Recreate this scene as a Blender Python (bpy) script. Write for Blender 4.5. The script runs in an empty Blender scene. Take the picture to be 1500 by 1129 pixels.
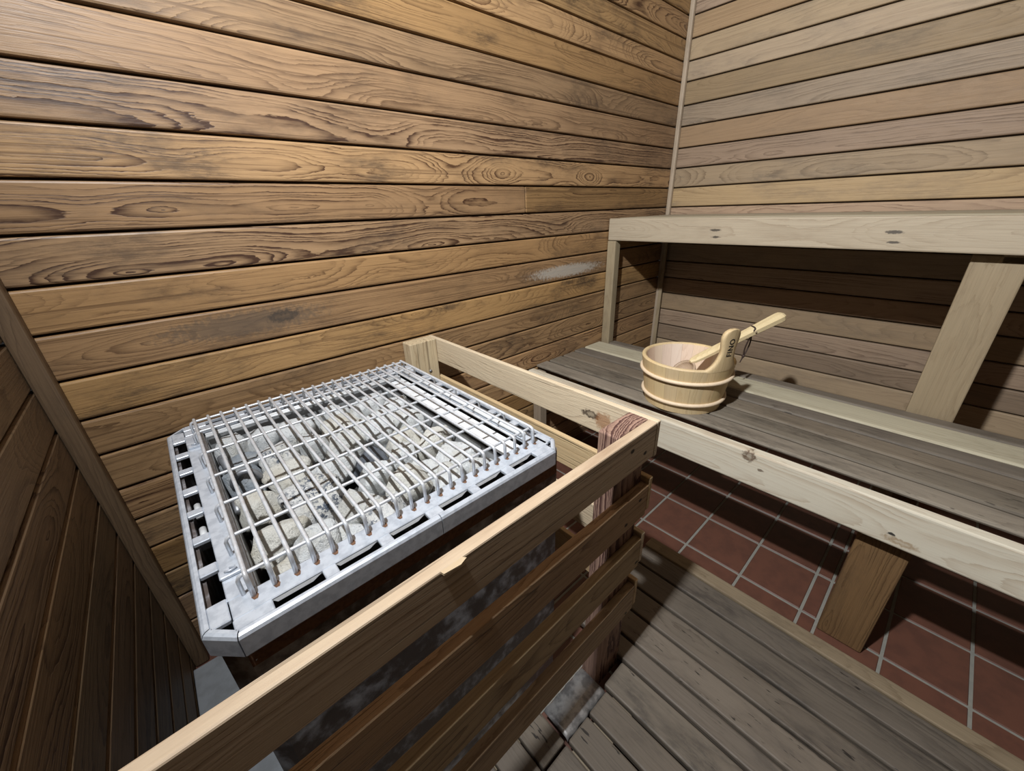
import bpy, bmesh, math, random
from mathutils import Vector, Matrix, noise
PI = math.pi
S = 0.08                      # one wall-board pitch in metres
ZF = 12.6                     # camera height above the tiles, in pitches
scene = bpy.context.scene
COL = scene.collection
def P(x, y, z): return Vector((x*S, y*S, (z+ZF)*S))

# ------------------------------------------------------------------ node helpers
class NT:
    def __init__(s, name):
        s.m = bpy.data.materials.new(name); s.m.use_nodes = True
        s.t = s.m.node_tree; s.t.nodes.clear()
        s.out = s.t.nodes.new('ShaderNodeOutputMaterial')
        s.b = s.t.nodes.new('ShaderNodeBsdfPrincipled')
        s.t.links.new(s.b.outputs[0], s.out.inputs[0])
    def put(s, sock, v):
        if isinstance(v, bpy.types.NodeSocket): s.t.links.new(v, sock)
        elif v is not None:
            if sock.type == 'RGBA' and len(v) == 3: v = (*v, 1)
            sock.default_value = v
    def n(s, typ, **kw):
        nd = s.t.nodes.new(typ)
        for k, v in kw.items(): setattr(nd, k, v)
        return nd
    def math(s, op, a, b=None, c=None, clamp=False):
        nd = s.n('ShaderNodeMath', operation=op, use_clamp=clamp)
        s.put(nd.inputs[0], a)
        if b is not None: s.put(nd.inputs[1], b)
        if c is not None: s.put(nd.inputs[2], c)
        return nd.outputs[0]
    def vmath(s, op, a, b=None, out=0):
        nd = s.n('ShaderNodeVectorMath', operation=op)
        s.put(nd.inputs[0], a)
        if b is not None: s.put(nd.inputs[1], b)
        return nd.outputs['Value' if out else 'Vector']
    def noise(s, vec, scale=1, detail=3, rough=0.5, dist=0.0):
        nd = s.n('ShaderNodeTexNoise'); s.put(nd.inputs['Vector'], vec)
        nd.inputs['Scale'].default_value = scale; nd.inputs['Detail'].default_value = detail
        nd.inputs['Roughness'].default_value = rough; nd.inputs['Distortion'].default_value = dist
        return nd.outputs['Fac']
    def mix(s, f, a, b, blend='MIX'):
        nd = s.n('ShaderNodeMix', data_type='RGBA', blend_type=blend)
        s.put(nd.inputs['Factor'], f); s.put(nd.inputs[6], a); s.put(nd.inputs[7], b)
        return nd.outputs[2]
    def ramp(s, f, lo, hi, a=0.0, b=1.0, smooth=True):
        nd = s.n('ShaderNodeMapRange', interpolation_type='SMOOTHSTEP' if smooth else 'LINEAR')
        s.put(nd.inputs[0], f)
        for i, v in enumerate((lo, hi, a, b)): nd.inputs[i+1].default_value = v
        return nd.outputs[0]
    def attr(s, name): return s.n('ShaderNodeAttribute', attribute_name=name)
    def bump(s, h, strength, dist=0.002, prev=None):
        nd = s.n('ShaderNodeBump'); nd.inputs['Strength'].default_value = strength
        nd.inputs['Distance'].default_value = dist; s.put(nd.inputs['Height'], h)
        if prev is not None: s.put(nd.inputs['Normal'], prev)
        return nd.outputs[0]

def wood(name, light, dark, freq=150, contrast=0.8, stain=0.5, stain_col=(0.06, 0.035, 0.02), var=0.3, rough=0.6, hue=0.06,
         arch=0.06, bump=0.35, spots=(), fiber=0.3, spec=0.35, cracks=0.0, sap=None, pith=None, lines=0.35, flecks=0.0):
    """solid wood: growth rings around a wandering pith, fibres along u, blotchy staining; (u, v, w) come from the mesh"""
    k = NT(name)
    wc = k.attr('wc').outputs['Vector']; rn = k.attr('rnd').outputs['Color']
    sr = k.n('ShaderNodeSeparateColor'); k.put(sr.inputs[0], rn); r, g, b = sr.outputs[:3]
    sx = k.n('ShaderNodeSeparateXYZ'); k.put(sx.inputs[0], wc); u, v, w = sx.outputs[:3]
    uo = k.math('ADD', u, k.math('MULTIPLY', r, 37.0))
    def cv(su, sv, sw, off=0.0):
        c = k.n('ShaderNodeCombineXYZ'); k.put(c.inputs[0], k.math('MULTIPLY_ADD', uo, su, off))
        k.put(c.inputs[1], k.math('MULTIPLY_ADD', v, sv, k.math('MULTIPLY', g, 19.0))); k.put(c.inputs[2], k.math('MULTIPLY_ADD', w, sw, k.math('MULTIPLY', b, 11.0)))
        return c.outputs[0]
    low = k.noise(cv(1.1, 1.0, 1.0), 1.0, 2)
    wob = k.noise(cv(5.0, 22.0, 22.0, 3.0), 1.0, 3)
    pith_v = k.math('MULTIPLY_ADD', g, 0.09, -0.045)
    pith_w = k.math('ADD', k.math('MULTIPLY_ADD', b, 0.05, 0.004), k.math('MULTIPLY', k.math('SUBTRACT', low, 0.5), arch*5))
    if pith: pith_v, pith_w = pith[0], k.math('ADD', pith[1], k.math('MULTIPLY', k.math('SUBTRACT', low, 0.5), 0.01))
    dv = k.math('SUBTRACT', v, pith_v); dw = k.math('ADD', w, pith_w)
    rad = k.math('SQRT', k.math('ADD', k.math('MULTIPLY', dv, dv), k.math('MULTIPLY', dw, dw)))
    rad = k.math('ADD', rad, k.math('MULTIPLY', k.math('SUBTRACT', wob, 0.5), 0.016))
    jag = k.noise(cv(26.0, 130.0, 130.0, 17.0), 1.0, 3, 0.65)
    rad = k.math('ADD', rad, k.math('MULTIPLY', k.math('SUBTRACT', jag, 0.5), 0.0055))
    rad = k.math('ADD', rad, k.math('MULTIPLY', k.math('SINE', k.math('MULTIPLY', rad, 260.0)), 0.0022))
    fr = k.math('FRACT', k.math('MULTIPLY', rad, freq))
    ring = k.math('POWER', fr, k.math('MULTIPLY_ADD', g, 3.0, 1.6))
    pb = k.math('FRACT', k.math('MULTIPLY_ADD', r, 7.3, k.math('MULTIPLY', g, 5.1)))
    ring = k.math('MULTIPLY', ring, k.math('MULTIPLY_ADD', k.math('MULTIPLY', pb, pb), 0.85, 0.6))
    ring = k.math('MULTIPLY', ring, k.ramp(fr, 0.93, 1.0, 1.0, 0.0))
    ring = k.math('MULTIPLY', ring, k.ramp(k.noise(cv(4.0, 20.0, 20.0, 8.0), 1.0, 4, 0.65), 0.34, 0.62, 0.2, 1.5))
    fib = k.noise(cv(9.0, 420.0, 420.0, 1.0), 1.0, 3, 0.7)
    ln_ = k.ramp(k.noise(cv(1.6, 170.0, 170.0, 21.0), 1.0, 3, 0.6), 0.5, 0.68)
    ring = k.math('MAXIMUM', ring, k.math('MULTIPLY', ln_, lines))
    col = k.mix(k.math('MULTIPLY', ring, contrast, clamp=True), light, dark)
    col = k.mix(fiber, col, k.mix(fib, (0.15, 0.15, 0.15), (0.85, 0.85, 0.85)), 'OVERLAY')
    if sap:
        col = k.mix(k.ramp(k.math('ADD', v, k.math('MULTIPLY', k.math('SUBTRACT', low, 0.5), 0.06)), 0.018, 0.028), col, sap)
    st = k.noise(cv(3.5, 9.0, 9.0, 5.0), 1.0, 5, 0.62)
    st2 = k.noise(cv(22.0, 75.0, 75.0, 9.0), 1.0, 5, 0.75)
    stf = k.math('MULTIPLY', k.ramp(st, 0.45, 0.68), k.ramp(st2, 0.36, 0.62, 0.25, 1.0))
    stf = k.math('MULTIPLY', stf, k.math('MULTIPLY_ADD', b, 0.9, 0.4))
    col = k.mix(k.math('MULTIPLY', stf, stain, clamp=True), col, stain_col)
    hs = k.n('ShaderNodeHueSaturation'); k.put(hs.inputs['Color'], col)
    k.put(hs.inputs['Value'], k.math('MULTIPLY_ADD', r, var*2, 1-var))
    k.put(hs.inputs['Saturation'], k.math('MULTIPLY_ADD', g, hue*6, 1-hue*3))
    k.put(hs.inputs['Hue'], k.math('MULTIPLY_ADD', b, hue*0.3, 0.5-hue*0.15))
    col = hs.outputs[0]
    ht = k.math('ADD', k.math('MULTIPLY', ring, -0.5), k.math('MULTIPLY', fib, 0.7))
    if cracks:
        ck = k.noise(cv(2.2, 150.0, 150.0, 13.0), 1.0, 2, 0.5)
        cf = k.ramp(ck, 0.62, 0.69)
        col = k.mix(k.math('MULTIPLY', cf, cracks), col, (0.03, 0.018, 0.01))
        ht = k.math('SUBTRACT', ht, k.math('MULTIPLY', cf, 2.0))
    if flecks:
        fl = k.ramp(k.noise(cv(34.0, 150.0, 150.0, 31.0), 1.0, 2, 0.5), 0.66, 0.72)
        fl = k.math('MULTIPLY', fl, k.ramp(k.noise(cv(3.0, 12.0, 12.0, 41.0), 1.0, 2), 0.45, 0.6))
        col = k.mix(k.math('MULTIPLY', fl, flecks), col, (0.018, 0.014, 0.011))
    if spots:
        pos = k.n('ShaderNodeNewGeometry').outputs['Position']
        for (c, rr, sc, amt) in spots:
            d = k.vmath('MULTIPLY', k.vmath('SUBTRACT', pos, tuple(P(*c))), tuple(1/(q*S) for q in rr))
            ln = k.vmath('LENGTH', d, out=1)
            ln = k.math('ADD', ln, k.math('MULTIPLY', k.math('SUBTRACT', k.noise(pos, 110, 4, 0.65), 0.5), 1.5))
            f = k.ramp(ln, 0.5, 1.0, 1.0, 0.0)
            if amt < 0:       # a knot: dark bark ring round a paler heart
                f = k.math('MULTIPLY', f, k.ramp(ln, 0.15, 0.6, 0.5, 1.0))
            col = k.mix(k.math('MULTIPLY', f, abs(amt)), col, sc)
    k.put(k.b.inputs['Base Color'], col)
    k.put(k.b.inputs['Roughness'], k.math('MULTIPLY_ADD', k.math('SUBTRACT', st2, 0.5), 0.25, rough))
    k.b.inputs['Specular IOR Level'].default_value = spec
    k.put(k.b.inputs['Normal'], k.bump(ht, bump, 0.0016))
    return k.m

def plain(name, col, rough=0.5, metal=0.0, nscale=60, namt=0.25, col2=None, bump=0.15, lo=0.4, hi=0.65, spec=0.5, stretch=(1, 1, 1), detail=4):
    k = NT(name)
    tc = k.n('ShaderNodeTexCoord').outputs['Object']
    oi = k.n('ShaderNodeObjectInfo').outputs['Random']
    vec = k.vmath('ADD', k.vmath('MULTIPLY', tc, stretch), k.n('ShaderNodeCombineXYZ').outputs[0])
    f = k.noise(vec, nscale, detail, 0.6)
    ff = k.ramp(f, lo, hi)
    c = k.mix(k.math('MULTIPLY', ff, namt), col, col2 or tuple(q*0.5 for q in col))
    k.put(k.b.inputs['Base Color'], c); k.b.inputs['Roughness'].default_value = rough
    k.b.inputs['Metallic'].default_value = metal; k.b.inputs['Specular IOR Level'].default_value = spec
    if bump: k.put(k.b.inputs['Normal'], k.bump(f, bump, 0.002))
    return k.m

def stone_mat(name, base, speck, amt, lo, hi, warm=(0.60, 0.575, 0.49)):
    k = NT(name)
    tc = k.n('ShaderNodeTexCoord').outputs['Object']
    oi = k.math('MULTIPLY', k.n('ShaderNodeObjectInfo').outputs['Random'], 9.0)
    cmb = k.n('ShaderNodeCombineXYZ')
    for i in range(3): k.put(cmb.inputs[i], oi)
    vec = k.vmath('ADD', tc, cmb.outputs[0])
    big = k.noise(vec, 22, 3); mid = k.noise(vec, 150, 5, 0.75); fine = k.noise(vec, 420, 4, 0.7)
    patch = k.ramp(k.noise(vec, 45, 2), 0.42, 0.6)
    col = k.mix(k.ramp(big, 0.45, 0.7, 0, 0.6), base, warm)
    sp = k.math('MULTIPLY', k.ramp(mid, lo, hi), k.math('MULTIPLY_ADD', patch, 0.8, 0.2))
    col = k.mix(k.math('MULTIPLY', sp, amt), col, speck)
    col = k.mix(0.35, col, k.mix(fine, (0.2, 0.2, 0.2), (0.8, 0.8, 0.8)), 'OVERLAY')
    k.put(k.b.inputs['Base Color'], col); k.b.inputs['Roughness'].default_value = 0.9
    k.b.inputs['Specular IOR Level'].default_value = 0.2
    h = k.math('ADD', k.math('MULTIPLY', mid, 0.8), fine)
    k.put(k.b.inputs['Normal'], k.bump(h, 0.9, 0.005))
    return k.m

# ------------------------------------------------------------------ mesh helpers
class MB:
    def __init__(s): s.v = []; s.f = []; s.wc = []; s.rn = []; s.mi = []; s.sm = []
    def add(s, verts, faces, wc=None, rnd=(0.5, 0.5, 0.5), mi=0, smooth=False):
        o = len(s.v); s.v += [Vector(q) for q in verts]
        s.wc += [tuple(q) for q in (wc if wc else verts)]
        s.rn += [(*rnd, 1.0)]*len(verts)
        for f in faces: s.f.append([o+i for i in f]); s.mi.append(mi); s.sm.append(smooth)
    def build(s, name, mats, parent=None, origin=None):
        """links ONE mesh object; vertices are world coordinates and the object's origin goes to `origin`"""
        if origin is None:
            lo = [min(q[i] for q in s.v) for i in range(3)]; hi = [max(q[i] for q in s.v) for i in range(3)]
            origin = Vector(((lo[0]+hi[0])/2, (lo[1]+hi[1])/2, (lo[2]+hi[2])/2 if parent else lo[2]))
        me = bpy.data.meshes.new(name)
        me.from_pydata([q-origin for q in s.v], [], s.f); me.validate()
        a = me.attributes.new('wc', 'FLOAT_VECTOR', 'POINT'); a.data.foreach_set('vector', [c for q in s.wc for c in q])
        a = me.attributes.new('rnd', 'FLOAT_COLOR', 'POINT'); a.data.foreach_set('color', [c for q in s.rn for c in q])
        for m in (mats if isinstance(mats, (list, tuple)) else [mats]): me.materials.append(m)
        me.polygons.foreach_set('material_index', s.mi); me.polygons.foreach_set('use_smooth', s.sm)
        me.update()
        o = bpy.data.objects.new(name, me); COL.objects.link(o)
        if parent: o.parent = parent; o.location = origin - parent.location
        else: o.location = origin
        return o

def rb(seed):
    r = random.Random(seed); return (r.random(), r.random(), r.random())
_bc = {}
def box_geo(dx, dy, dz, bev, seg):
    key = (round(dx, 5), round(dy, 5), round(dz, 5), round(bev, 5), seg)
    if key not in _bc:
        bm = bmesh.new(); bmesh.ops.create_cube(bm, size=1.0)
        for q in bm.verts: q.co = Vector((q.co.x*dx, q.co.y*dy, q.co.z*dz))
        if bev > 0: bmesh.ops.bevel(bm, geom=bm.edges[:], offset=bev, segments=seg, affect='EDGES', profile=0.5)
        bm.verts.index_update()
        _bc[key] = ([q.co.copy() for q in bm.verts], [[q.index for q in f.verts] for f in bm.faces]); bm.free()
    return _bc[key]
def box(mb, p0, p1, bev=0.025, seg=2, seed=0, axis=None, mi=0, rnd=None, rot=0.0):
    """a board from corner p0 to corner p1 (pitches, z from camera height); wood coordinates run along its longest side"""
    a, b = P(*p0), P(*p1); c = (a+b)/2; d = [abs(b[i]-a[i]) for i in range(3)]
    bv = min(bev*S, min(d)*0.45)
    vs, fs = box_geo(*d, bv, seg)
    order = sorted(range(3), key=lambda i: -d[i])
    if axis is not None: order.remove(axis); order.insert(0, axis)
    wc = [tuple(q[i] for i in order) for q in vs]
    M = Matrix.Rotation(rot, 3, 'Z')
    mb.add([M@q+c for q in vs], fs, wc, rnd or rb(seed), mi)
def one(name, mat, p0, p1, parent=None, **kw):
    mb = MB(); box(mb, p0, p1, **kw); return mb.build(name, mat, parent)
def tube(mb, pts, rad, seg=8, mi=0, caps=True, rads=None, closed=False):
    n = len(pts); rings = []; up = None
    for i, p in enumerate(pts):
        t = (pts[(i+1) % n]-pts[i-1]) if closed else (pts[min(i+1, n-1)]-pts[max(i-1, 0)])
        t.normalize()
        if up is None: up = t.orthogonal().normalized()
        up = (up - t*up.dot(t)).normalized(); sd = t.cross(up)
        r = rads[i] if rads else rad
        rings.append([p+(up*math.cos(2*PI*j/seg)+sd*math.sin(2*PI*j/seg))*r for j in range(seg)])
    vs = [q for ring in rings for q in ring]; fs = []
    for i in range(n if closed else n-1):
        for j in range(seg):
            a, b = i*seg+j, i*seg+(j+1) % seg; i2 = (i+1) % n
            fs.append([a, b, i2*seg+(j+1) % seg, i2*seg+j])
    if caps and not closed: fs += [list(range(seg))[::-1], [(n-1)*seg+j for j in range(seg)]]
    mb.add(vs, fs, mi=mi, smooth=True)
def empty(name, loc, label, cat, group=None):
    o = bpy.data.objects.new(name, None); COL.objects.link(o); o.location = loc; o.empty_display_size = 0.05
    return tag(o, label, cat, group)
def tag(o, label, cat, group=None, kind=None):
    o['label'] = label; o['category'] = cat
    if group: o['group'] = group
    if kind: o['kind'] = kind
    return o
def struct(o): o['kind'] = 'structure'; return o

# ------------------------------------------------------------------ materials
DK = (0.05, 0.028, 0.016)
m_cedA = wood('cedar_warm', (0.345, 0.210, 0.100), (0.060, 0.026, 0.012), freq=150, contrast=0.95, stain=0.85, stain_col=(0.062, 0.040, 0.026), var=0.27, rough=0.46, hue=0.03, arch=0.085, lines=0.6, bump=0.28, spec=0.45,
    spots=[((-9.0, 0, -2.75), (3.0, 1, 0.34), (0.52, 0.49, 0.43), 0.7), ((-21.46, 0, -2.58), (0.5, 1, 0.2), (0.02, 0.015, 0.012), -0.95), ((-22.3, 0, -2.6), (2.4, 1, 0.42), (0.10, 0.078, 0.06), 0.6)])
m_cedB = wood('cedar_grey', (0.335, 0.236, 0.145), (0.125, 0.076, 0.042), freq=110, contrast=0.5, stain=0.45, stain_col=(0.15, 0.115, 0.085), var=0.24, rough=0.62, hue=0.05, arch=0.06, bump=0.25, lines=0.35)
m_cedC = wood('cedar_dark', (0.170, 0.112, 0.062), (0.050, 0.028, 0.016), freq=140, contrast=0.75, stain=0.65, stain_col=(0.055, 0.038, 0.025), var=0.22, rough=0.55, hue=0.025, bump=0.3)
m_hid = wood('cedar_unseen', (0.12, 0.085, 0.055), (0.05, 0.03, 0.02), freq=140, contrast=0.75, stain=0.5, var=0.2, rough=0.7)  # dark tone picked for the unseen front wall to cut bounce light
m_trim = wood('trim_wood', (0.42, 0.32, 0.21), (0.2, 0.13, 0.075), freq=120, contrast=0.5, stain=0.4, var=0.1)
m_rail = wood('rail_fir', (0.580, 0.450, 0.285), (0.320, 0.205, 0.110), freq=110, contrast=0.5, stain=0.15, stain_col=(0.3, 0.18, 0.09), var=0.08, rough=0.6, arch=0.05, bump=0.5, fiber=0.22, cracks=0.35,
    spots=[((-16.92, -7.56, -4.66), (0.6, 0.35, 0.13), (0.035, 0.02, 0.012), -0.95), ((-16.92, -7.95, -4.72), (0.6, 0.3, 0.3), (0.30, 0.13, 0.05), 0.7)]
    + [((x, -9.30, z), (0.09, 0.3, 0.06), (0.015, 0.01, 0.008), 0.95) for x, z in ((-17.83, -4.49), (-17.31, -4.77), (-17.25, -6.07), (-17.76, -6.47), (-17.03, -8.18), (-17.24, -9.9))])
m_rail2 = wood('rail_brown', (0.470, 0.330, 0.195), (0.190, 0.115, 0.060), freq=120, contrast=0.7, stain=0.3, stain_col=(0.13, 0.08, 0.045), var=0.08, rough=0.6, arch=0.05, bump=0.6, fiber=0.3, cracks=0.5,
    spots=[((x, -9.30, z), (0.09, 0.3, 0.06), (0.015, 0.01, 0.008), 0.95) for x, z in ((-17.25, -6.07), (-17.76, -6.47), (-17.03, -8.18), (-17.24, -9.9))])  # darker, redder brown for the lower front rails
m_post = wood('post_redwood', (0.40, 0.25, 0.185), (0.085, 0.038, 0.032), freq=205, contrast=1.0, stain=0.25, var=0.05, rough=0.65, arch=0.01, bump=0.5, pith=(0.02, 0.14), hue=0.0)
m_fascia = wood('bench_pine', (0.62, 0.57, 0.43), (0.40, 0.30, 0.175), freq=95, contrast=0.5, stain=0.1, stain_col=(0.4, 0.36, 0.25), var=0.05, rough=0.55, arch=0.06, bump=0.2, fiber=0.15,
    spots=[((-11.83, -9.91, -7.22), (0.5, 0.24, 0.22), (0.10, 0.055, 0.03), -0.9), ((-11.83, -13.64, -8.03), (0.4, 0.42, 0.12), (0.30, 0.19, 0.09), -0.7), ((-11.83, -13.41, -7.88), (0.3, 0.09, 0.05), (0.02, 0.02, 0.02), 0.95), ((-11.83, -10.3, -7.55), (0.3, 0.10, 0.06), (0.12, 0.08, 0.05), 0.8)])
m_slat = wood('slat_grey', (0.210, 0.178, 0.136), (0.085, 0.066, 0.050), freq=130, contrast=0.5, stain=0.8, stain_col=(0.05, 0.041, 0.032), var=0.24, flecks=0.6, rough=0.6, arch=0.04, bump=0.35, hue=0.05)
m_slatl = wood('slat_pale', (0.540, 0.490, 0.355), (0.300, 0.240, 0.150), freq=110, contrast=0.5, stain=0.35, stain_col=(0.24, 0.19, 0.12), var=0.08, rough=0.6, bump=0.3)
m_ubench = wood('bench_weathered', (0.400, 0.335, 0.240), (0.230, 0.172, 0.108), freq=110, contrast=0.5, stain=0.35, stain_col=(0.26, 0.2, 0.13), var=0.06, rough=0.65, bump=0.4,
    spots=[((-5.9, -5.35, -1.05), (0.3, 0.28, 0.06), (0.05, 0.04, 0.03), 0.9), ((-5.9, -5.4, -1.32), (0.3, 0.22, 0.05), (0.05, 0.04, 0.03), 0.9), ((-5.9, -10.9, -1.04), (0.3, 0.26, 0.07), (0.06, 0.05, 0.04), 0.9), ((-5.9, -10.96, -1.35), (0.3, 0.2, 0.05), (0.06, 0.05, 0.04), 0.9)])
m_upost = wood('post_weathered', (0.320, 0.250, 0.165), (0.190, 0.130, 0.078), freq=110, contrast=0.5, stain=0.4, stain_col=(0.16, 0.115, 0.075), var=0.08, rough=0.65)
m_leg = wood('leg_brown', (0.190, 0.122, 0.063), (0.070, 0.040, 0.019), freq=150, contrast=0.8, stain=0.6, stain_col=(0.06, 0.042, 0.028), var=0.05, rough=0.7, bump=0.8)
m_duck = wood('duckboard_wood', (0.165, 0.136, 0.106), (0.075, 0.057, 0.041), freq=120, contrast=0.45, stain=0.8, stain_col=(0.06, 0.05, 0.042), var=0.2, hue=0.02, flecks=0.9, rough=0.6, arch=0.04, bump=0.3)
m_ducke = wood('duckboard_edge', (0.260, 0.200, 0.132), (0.120, 0.080, 0.047), freq=120, contrast=0.5, stain=0.5, stain_col=(0.12, 0.09, 0.06), var=0.05, rough=0.65)
m_dark = plain('dark_backing', (0.06, 0.04, 0.025), 0.9, bump=0)  # dark backing sheet that shows in the open board joints
m_bucket = wood('bucket_pine', (0.66, 0.50, 0.28), (0.46, 0.31, 0.14), freq=170, contrast=0.35, stain=0.3, stain_col=(0.42, 0.33, 0.19), var=0.07, rough=0.55, hue=0.02, arch=0.03, bump=0.2, fiber=0.2)
m_bin = wood('bucket_inside', (0.74, 0.59, 0.46), (0.58, 0.42, 0.30), freq=140, contrast=0.35, stain=0.15, stain_col=(0.5, 0.38, 0.28), var=0.05, rough=0.6, bump=0.15, fiber=0.15)
m_hoop = wood('hoop_wood', (0.78, 0.62, 0.44), (0.6, 0.44, 0.28), freq=140, contrast=0.4, stain=0.1, var=0.03, rough=0.5, bump=0.1, fiber=0.15)
m_ladle = wood('ladle_wood', (0.76, 0.60, 0.33), (0.55, 0.39, 0.17), freq=150, contrast=0.5, stain=0.1, stain_col=(0.5, 0.36, 0.2), var=0.03, rough=0.5, bump=0.1, fiber=0.15)
m_scoop = wood('scoop_wood', (0.46, 0.33, 0.22), (0.30, 0.19, 0.11), freq=150, contrast=0.4, stain=0.2, var=0.03, rough=0.5, bump=0.1)
m_ink = plain('black_ink', (0.012, 0.011, 0.01), 0.7, bump=0)
m_cord = plain('leather_cord', (0.045, 0.025, 0.018), 0.7, nscale=300)
m_zinc = plain('galvanised_steel', (0.60, 0.645, 0.71), 0.4, 0.3, nscale=85, namt=0.6, col2=(0.38, 0.42, 0.48), bump=0.06, detail=6)
m_zincw = plain('chalky_steel', (0.78, 0.80, 0.82), 0.55, 0.1, nscale=40, namt=0.4, col2=(0.55, 0.53, 0.47), bump=0.1, detail=6)
m_wire = plain('wire_steel', (0.68, 0.71, 0.75), 0.38, 0.3, nscale=90, namt=0.35, col2=(0.40, 0.36, 0.33), bump=0.05)
m_cab = plain('blackened_steel', (0.10, 0.082, 0.075), 0.4, 0.3, nscale=34, namt=0.9, col2=(0.48, 0.49, 0.53), bump=0.5, lo=0.42, hi=0.72, stretch=(1, 1, 0.9), detail=7)
m_inner = plain('basket_steel', (0.40, 0.41, 0.42), 0.5, 0.5, nscale=30, namt=0.6, col2=(0.2, 0.2, 0.19), bump=0.1)
m_pit = plain('heater_floor', (0.03, 0.028, 0.026), 0.9, bump=0)
m_elem = plain('heating_element', (0.30, 0.31, 0.33), 0.45, 0.6, nscale=80, namt=0.4, bump=0.05)
m_rust = plain('rust', (0.17, 0.085, 0.045), 0.8, 0.0, nscale=200, namt=0.7, col2=(0.09, 0.04, 0.02))
m_pad = plain('cement_board', (0.24, 0.255, 0.27), 0.75, 0, nscale=26, namt=0.55, col2=(0.17, 0.175, 0.18), bump=0.25, detail=6)
m_flash = plain('flashing_metal', (0.46, 0.45, 0.44), 0.42, 0.55, nscale=45, namt=0.8, col2=(0.16, 0.155, 0.155), bump=0.35, detail=6)
m_tile = plain('quarry_tile', (0.135, 0.056, 0.036), 0.5, 0, nscale=22, namt=0.6, col2=(0.09, 0.04, 0.028), bump=0.1, detail=6)
m_grout = plain('grout', (0.26, 0.25, 0.215), 0.9, 0, nscale=60, namt=0.5, col2=(0.2, 0.2, 0.18))
m_ceil = plain('ceiling_boards', (0.16, 0.11, 0.07), 0.7, 0, nscale=8, namt=0.4, stretch=(1, 12, 1))
ST = [stone_mat('stone_pale', (0.78, 0.80, 0.80), (0.26, 0.28, 0.31), 0.7, 0.52, 0.66),
      stone_mat('stone_speckled', (0.82, 0.82, 0.80), (0.10, 0.125, 0.17), 0.95, 0.47, 0.54),
      stone_mat('stone_cream', (0.80, 0.785, 0.72), (0.30, 0.28, 0.25), 0.6, 0.52, 0.68, (0.60, 0.55, 0.43)),
      stone_mat('stone_grey', (0.34, 0.38, 0.42), (0.16, 0.19, 0.23), 0.7, 0.5, 0.68, (0.52, 0.53, 0.52)),
      stone_mat('stone_dark', (0.15, 0.165, 0.19), (0.05, 0.055, 0.07), 0.7, 0.48, 0.66, (0.24, 0.25, 0.27))]

# ------------------------------------------------------------------ the room
XC, YD, ZC = -26.5, -28.0, 13.9
J = [7.623, 6.71, 5.834, 4.786, 3.832, 2.808, 1.829, 0.844, -0.167, -1.156, -2.135, -3.177, -4.167, -5.113, -6.155, -7.139, -8.12, -9.099, -10.083, -11.105, -12.066]
joints = [13.9, 13.32, 12.35, 11.4, 10.45, 9.5, 8.56] + J + [-12.75]
def board_wall(name, mat, axis, span, plane, sign, extra=()):
    """horizontal boards with open V joints in front of a dark sheathing; the faces lie in the wall plane"""
    mb = MB(); t = 0.24
    for i in range(len(joints)-1):
        z1, z0 = joints[i]-0.03, joints[i+1]+0.03
        cuts = [span[0]]+[c for k, c in extra if k == i]+[span[1]]
        for j in range(len(cuts)-1):
            a, b = cuts[j]+0.012*(j > 0), cuts[j+1]-0.012*(j < len(cuts)-2)
            rnd = rb(hash_(name)+i*7+j*131)
            if axis == 0: box(mb, (a, plane, z0), (b, plane+sign*t, z1), 0.05, 2, rnd=rnd)
            else: box(mb, (plane, a, z0), (plane+sign*t, b, z1), 0.05, 2, rnd=rnd)
    b0, b1 = plane+sign*(t-0.06), plane+sign*(t+0.5)
    if axis == 0: box(mb, (span[0], b0, joints[-1]), (span[1], b1, joints[0]), 0, mi=1)
    else: box(mb, (b0, span[0], joints[-1]), (b1, span[1], joints[0]), 0, mi=1)
    return struct(mb.build(name, [mat, m_dark]))
def hash_(s): return sum(ord(c)*(i+3) for i, c in enumerate(s))
board_wall('wall_back', m_cedA, 0, (XC, 0), 0, 1, extra=[(14, -11.72)])
board_wall('wall_right', m_cedB, 1, (YD, 0), 0, 1)
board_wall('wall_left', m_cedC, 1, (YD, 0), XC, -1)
board_wall('wall_front', m_hid, 0, (XC, 0), YD, -1)
struct(one('ceiling', m_ceil, (XC-1, YD-1, ZC), (1, 1, ZC+0.5), bev=0))
struct(one('trim_1', m_trim, (-0.24, -0.24, -12.6), (0.0, 0.0, ZC), bev=0.06, seed=4))
struct(one('trim_2', m_cedC, (XC, -0.36, -12.6), (XC+0.36, 0.0, ZC), bev=0.07, seed=9))
# red quarry tiles on a grout bed
mb = MB(); g = 0.042
xs = [-26.8]+[-11.06+2.085*i for i in range(-7, 7)]; xs = sorted(x for x in xs if x < 1.0)
ys = [2.0, 0.0-0.55, -2.5, -4.48, -6.44, -8.39, -10.42, -12.33, -12.80, -14.40, -16.22, -18.2, -20.2, -22.2, -24.2, -26.2, -28.5]
box(mb, (-27.2, -28.7, -13.2), (1.0, 1.0, -12.63), 0, mi=1)
for i in range(len(xs)-1):
    for j in range(len(ys)-1):
        x0, x1, y0, y1 = xs[i]+g, xs[i+1]-g, ys[j+1]+g, min(ys[j], 0.4)-g
        box(mb, (x0, y0, -12.9), (min(x1, 0.4), y1, -12.6), 0.02, 1)
struct(mb.build('floor', [m_tile, m_grout]))

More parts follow.
